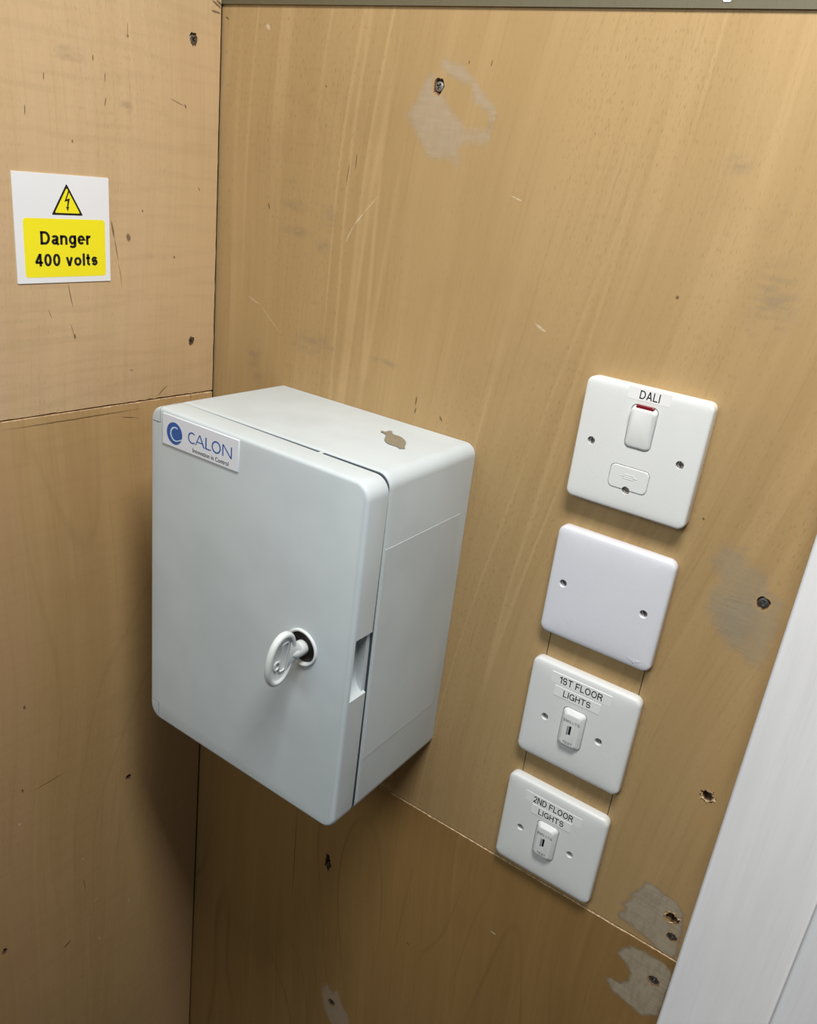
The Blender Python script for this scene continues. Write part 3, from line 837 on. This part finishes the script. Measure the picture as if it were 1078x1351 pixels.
def join(name, ms):
    v = []; f = []
    for m_ in ms:
        b = len(v); v += [tuple(q.co) for q in m_.vertices]; f += [tuple(b + i for i in p.vertices) for p in m_.polygons]
    return mesh(name, v, f, fix=False)
stk = epart('logo_sticker', E_(plate_mesh('logo_sticker', .0804, .0238, .0004, [(0, FR + .0002), (0, FR - .0006), (.0003, FR - .0009)], 2, -.2754, -.0440)), M['sticker'])
YS = FR - .0009
ex, ez = -.3021, -.0450
epart('emblem', E_(prism('emblem', [(ex + .0085*math.cos(a), ez + .0085*math.sin(a)) for a in [2*math.pi*i/36 for i in range(36)]], YS + .0002, YS - .00008)), M['blue_ink'], None, stk)
A, B = ring_arc(ex + .0012, ez - .0003, .0052, .0014, 62, 300, 24, .45)
A.append((ex + .0085, ez - .0034)); B.append((ex + .0083, ez - .0024))
epart('emblem_letter', E_(strip_mesh('emblem_letter', A, B, YS + .0001, YS - .00014)), M['pale_blue'], None, stk)
def bar(p, q, w0, w1=None, horiz=False):
    w1 = w0 if w1 is None else w1
    if horiz: return strip_mesh('b', [(p[0], p[1] + w0/2), (q[0], q[1] + w1/2)], [(p[0], p[1] - w0/2), (q[0], q[1] - w1/2)], YS + .0001, YS - .0001)
    return strip_mesh('b', [(p[0] - w0/2, p[1]), (q[0] - w1/2, q[1])], [(p[0] + w0/2, p[1]), (q[0] + w1/2, q[1])], YS + .0001, YS - .0001)
lx, lz0, lh_ = -.2872, -.0477, .0086
s_ = .00115
parts = []
A, B = ring_arc(lx + .0044, lz0 + lh_/2, .0039, s_, 48, 312, 22, .25); parts.append(strip_mesh('b', A, B, YS + .0001, YS - .0001))
ax = lx + .0079
parts += [bar((ax + .0001, lz0), (ax + .0044, lz0 + lh_), .0008, .0010), bar((ax + .0092, lz0), (ax + .0046, lz0 + lh_), .0014, .0012), bar((ax + .0021, lz0 + .0029), (ax + .0072, lz0 + .0029), .0008, None, True)]
bx_ = lx + .0190
parts += [bar((bx_, lz0), (bx_, lz0 + lh_), .0013), bar((bx_, lz0 + .0004), (bx_ + .0052, lz0 + .0004), .0009, None, True)]
ox_ = lx + .0297
A, B = ring_arc(ox_, lz0 + lh_/2, .0041, s_, 0, 345, 24); parts.append(strip_mesh('b', A, B, YS + .0001, YS - .0001, True))
nx_ = lx + .0365
parts += [bar((nx_, lz0), (nx_, lz0 + lh_), .0011), bar((nx_ + .0086, lz0), (nx_ + .0086, lz0 + lh_), .0011), bar((nx_ + .0085, lz0), (nx_ + .0001, lz0 + lh_), .0013)]
epart('lettering', E_(join('lettering', parts)), M['blue_ink'], None, stk)
epart('lettering', E_(text_mesh('lettering', 'Innovation in Control', .0375, .0033, -.2634, -.0523, YS, bold=.012)), M['ink'], None, stk)

# ------------------------------------------------------------------ key in the lock
key = empty('lock_key', (KX, -.1342, KZ), (0, .117, 0))
tag(key, 'pale grey plastic key with oval bow sticking out of the lock', 'key')
KY = -.1578 + .1342       # bow centre along the shaft
def oval(a, b, x, n=40):
    out = []
    for i in range(n):
        t_ = 2*math.pi*i/n
        c, s2 = math.cos(t_), math.sin(t_)
        out.append((x, KY + a*math.copysign(abs(c)**.92, c), b*math.copysign(abs(s2)**.92, s2)))
    return out
A_, B_ = .0137, .0226
lp = []
T = .0026
for ins, x in ((.0048, -.0008), (.0042, -.0012), (.0036, -T + .0002), (.0028, -T), (.0012, -T), (.0003, -T + .0009), (0, 0), (.0003, T - .0009), (.0012, T), (.0028, T), (.0036, T - .0002), (.0042, .0012), (.0048, .0008)):
    lp.append(oval(A_ - ins, B_ - ins, x))
bow = link('bow', mesh('bow', *loft_v(lp)), M['key_grey'], key, 50)
# raised frame and cast ring on the web
def frame_yz(name, w, h, r, wd, x0, x1, cy, cz):
    A = rrect(w, h, r, 5, cy, cz); B = rrect(w - 2*wd, h - 2*wd, max(r - wd, .0003), 5, cy, cz)
    v = []; f = []; n = len(A)
    for a, b in zip(A, B): v += [(x0, *a), (x1, *a), (x1, *b), (x0, *b)]
    for i in range(n):
        p, q = i*4, ((i + 1) % n)*4
        for j in range(4): f.append((p + j, q + j, q + (j + 1) % 4, p + (j + 1) % 4))
    return mesh(name, v, f)
link('raised_frame', frame_yz('raised_frame', .0068, .0250, .0022, .0008, .0007, .0016, KY + .0020, .0015), M['key_grey'], bow)
link('cast_loop', frame_yz('cast_loop', .0060, .0075, .0028, .0010, .0007, .0018, KY - .0042, -.0035), M['key_grey'], bow)
shaft = link('shaft', lathe_y('shaft', [(.0055, -.0002), (.0057, -.0012), (.0057, -.0055), (.0053, -.0075), (.0052, -.0110), (.0030, -.0140)], 28), M['key_grey'], key, 40)
# flared webs joining shaft and bow
fl = [[(x*w_, y_, z_*h_) for x, z_ in [(math.cos(2*math.pi*i/20), math.sin(2*math.pi*i/20)) for i in range(20)]] for w_, h_, y_ in ((.0053, .0056, -.0060), (.0046, .0080, -.0090), (.0034, .0120, -.0125), (.0020, .0165, -.0165))]
link('neck', mesh('neck', *loft_v(fl)), M['key_grey'], key, 50)

# ------------------------------------------------------------------ wiring plates
pscr = screw_head_mesh('screw', .0024, False, .0012); pscr.materials.clear(); pscr.materials.append(M['steel'])
pscr_dark = pscr.copy(); pscr_dark.materials.clear(); pscr_dark.materials.append(M['dark_steel'])
def plate_screw(root, x, z, y, ry, dark=False):
    o = bpy.data.objects.new('screw', pscr); COL.objects.link(o); o.parent = root
    o.location = (x, y, z); o.rotation_euler = (0, ry, 0)
    if dark:
        o.data = pscr_dark
    return o
def cyl(x, z, r, y0, y1): return lathe_y('c', [(r, y0), (r, y1)], 26, x, z)
def cone(x, z, r0, r1, y0, y1): return lathe_y('c', [(r0, y0), (r1, y1)], 26, x, z)
def groove(w, h, r, wd, cx, cz, y0, y1):
    A = rrect(w + wd, h + wd, r + wd/2, 6, cx, cz); B = rrect(w - wd, h - wd, max(r - wd/2, .0004), 6, cx, cz)
    return strip_mesh('c', A, B, y0, y1, True)
def tape(root, cx, cz, w, h, y, txt, tw, th, dy=0.0, tilt=0.0):
    o = link('label_tape', plate_mesh('label_tape', w, h, .0003, [(0, .0004), (0, -.00012), (.0001, -.00018)], 2), M['label_tape'], root)
    o.location = (cx, y, cz); o.rotation_euler = (0, tilt, 0)
    link('lettering', stroke_text('lettering', txt, tw, th, dy, -th/2, -.00018, .135, .12), M['ink'], o)
    return o

# fused connection unit
fu = empty('fused_spur', (.0006, 0, .0003))
tag(fu, 'square white fused spur switch plate labelled DALI, topmost of the column', 'switch', 'white wiring plates on the back wall')
fp = plate_mesh('plate', .0852, .0852, .0052, [(.0004, -.0001), (.0002, -.002), (0, -.0085), (.0003, -.0098), (.0009, -.0104), (.0018, -.0107), (.0045, -.0109), (.0080, -.0110)], 6)
FY = -.0110
fp = boolean(fp, [cyl(-.0312, .0, .0027, -.006, -.014), cyl(.0303, 0, .0027, -.006, -.014), groove(.0272, .0164, .0035, .0005, -.0003, -.0188, FY + .0010, FY - .003),
                  groove(.0178, .0290, .0035, .0006, .0004, .0170, FY + .0015, FY - .003), cyl(-.0005, -.0270, .0028, -.006, -.014)])
fp.materials.clear()
plate = link('plate', fp, M['white'], fu, 35)
# rocker: proud at the top, sloping in at the bottom, with a red flag at its upper edge
rk_l = []
for ins, f_ in ((0, 0.0), (0, .55), (.0006, .88), (.0016, 1.0)):
    L = []
    for x, z in rrect(.0170 - 2*ins, .0272 - 2*ins, .0032 - ins*.5, 6, .0004, .0165):
        t_ = (z - .0029)/.0272
        L.append((x, FY + .0003 - f_*(.0014 + .0034*max(0, t_)**1.2), z))
    rk_l.append(L)
link('rocker', mesh('rocker', *loft_v(rk_l)), M['white'], fu, 40)
link('indicator', plate_mesh('indicator', .0116, .0034, .0004, [(0, FY + .0004), (0, FY - .0026), (.0003, FY - .0029)], 2, .0008, .0302), M['red'], fu)['label'] = 'dark red indicator strip above the rocker'
link('fuse_carrier', plate_mesh('fuse_carrier', .0264, .0156, .0031, [(0, FY + .0008), (0, FY - .0001), (.0003, FY - .0004)], 6, -.0003, -.0188), M['white'], fu, 40).data
fc = [o for o in fu.children if o.name.startswith('fuse_carrier')][0]
fcm = boolean(fc.data, [cyl(-.0005, -.0270, .0028, -.006, -.014)]); fcm.materials.clear(); fcm.materials.append(M['white']); fc.data = fcm
link('embossed_fuse_symbol', join('embossed_fuse_symbol', [groove(.0072, .0026, .0004, .0004, -.0003, -.0175, FY - .0002, FY - .0006), box_mesh('e', -.0062, .0056, FY - .0006, FY - .0002, -.0177, -.0173)]), M['white'], fc)
for x, z, a in ((-.0312, 0, 1.5), (.0303, 0, 1.45)):
    plate_screw(fu, x, z, -.0088, a)
o = plate_screw(fu, -.0005, -.0270, -.0090, .1)
tape(fu, .0012, .0382, .0286, .0080, FY + .0001, 'DALI', .0134, .0055, 0.0005, 0.0)

# blank plate and key switches: slightly domed slim plates
DOME = [(.0004, -.0001), (0, -.0012), (0, -.0055), (.0003, -.0066), (.0009, -.0073), (.0020, -.0078), (.0045, -.0082), (.0080, -.0085), (.0130, -.0087), (.0200, -.0088)]
def slim(mat, cutters, w=.0868, h=.0868):
    m_ = boolean(plate_mesh('plate', w, h, .0062, DOME, 7), cutters)
    m_.materials.clear(); m_.materials.append(mat)
    return m_
bp = empty('blank_plate', (.0009, 0, -.1098))
tag(bp, 'blank cool white square cover plate with two screws below the DALI switch', 'cover plate', 'white wiring plates on the back wall')
cs = []
for x in (-.0315, .0300): cs += [cyl(x, 0, .0026, -.004, -.012), cone(x, 0, .0023, .0038, -.0075, -.0097)]
link('plate', slim(M['cool_white'], cs), M['cool_white'], bp, 32)
for x, a in ((-.0315, .9), (.0300, 1.2)): plate_screw(bp, x, 0, -.0060, a)
link('embossed_logo', text_mesh('embossed_logo', 'hager', .0098, .0036, .0312, -.0368, -.0081, .0005), M['cool_white'], bp)['label'] = 'raised maker name in the lower corner'

def key_switch(loc, txt, label, lab1, lab2):
    k = empty('key_switch', loc)
    tag(k, label, 'switch', 'white wiring plates on the back wall')
    cs = []
    for x in (-.0247, .0201): cs += [cyl(x, -.0035, .0028, -.003, -.012), cone(x, -.0035, .0026, .0035, -.0080, -.0098)]
    cs.append(groove(.0190, .0336, .0036, .0006, -.0016, -.0030, -.0075, -.012))
    link('plate', slim(M['white'], cs), M['white'], k, 32)
    for x, a in ((-.0247, .6), (.0201, 1.0)): plate_screw(k, x, -.0035, -.0046, a, True)
    mw, mh, mz = .0182, .0328, -.0030
    prof = [(0, -.0080), (0, -.0096), (.0005, -.0104), (.0014, -.0110), (.0024, -.0124), (.0030, -.0127), (.0036, -.0128)]
    mm = boolean(plate_mesh('switch_module', mw, mh, .0036, prof, 6, -.0016, mz),
                 [box_mesh('c', -.0026, -.0008, -.016, -.0100, -.0068, .0012)])
    mm.materials.clear(); mm.materials.append(M['white'])
    mo = link('switch_module', mm, M['white'], k, 35)
    link('key_slot', box_mesh('key_slot', -.00265, -.00075, -.0125, -.0095, -.0069, .0013), M['black'], mo)
    link('slot_insert', box_mesh('slot_insert', -.0042, -.0028, -.01288, -.0122, -.0070, .0008), M['slot_chrome'], mo)
    link('lettering', stroke_text('lettering', 'EMG LTG', .0130, .0022, -.0016, .0038, -.0128, .15, .13), M['grey_ink'], mo)
    link('lettering', stroke_text('lettering', 'TEST', .0078, .0022, -.0016, -.0152, -.0128, .15, .13), M['grey_ink'], mo)
    (a, b, w, tl), (c, d, w2, tl2) = lab1, lab2
    tape(k, a, b, w, .0090, -.0086, txt, .0345, .0058, -.0002, tl)
    tape(k, c, d, w2, .0088, -.00885, 'LIGHTS', .0222, .0053, 0, tl2)
    return k
key_switch((.0014, 0, -.2196), '1ST FLOOR', 'white key switch plate labelled 1ST FLOOR LIGHTS', (-.0016, .0333, .0484, .0), (-.0028, .0231, .0376, .0))
key_switch((.0005, 0, -.3307), '2ND FLOOR', 'white key switch plate labelled 2ND FLOOR LIGHTS, lowest of the column', (-.0010, .0300, .0490, .01), (-.0012, .0208, .0352, .0))
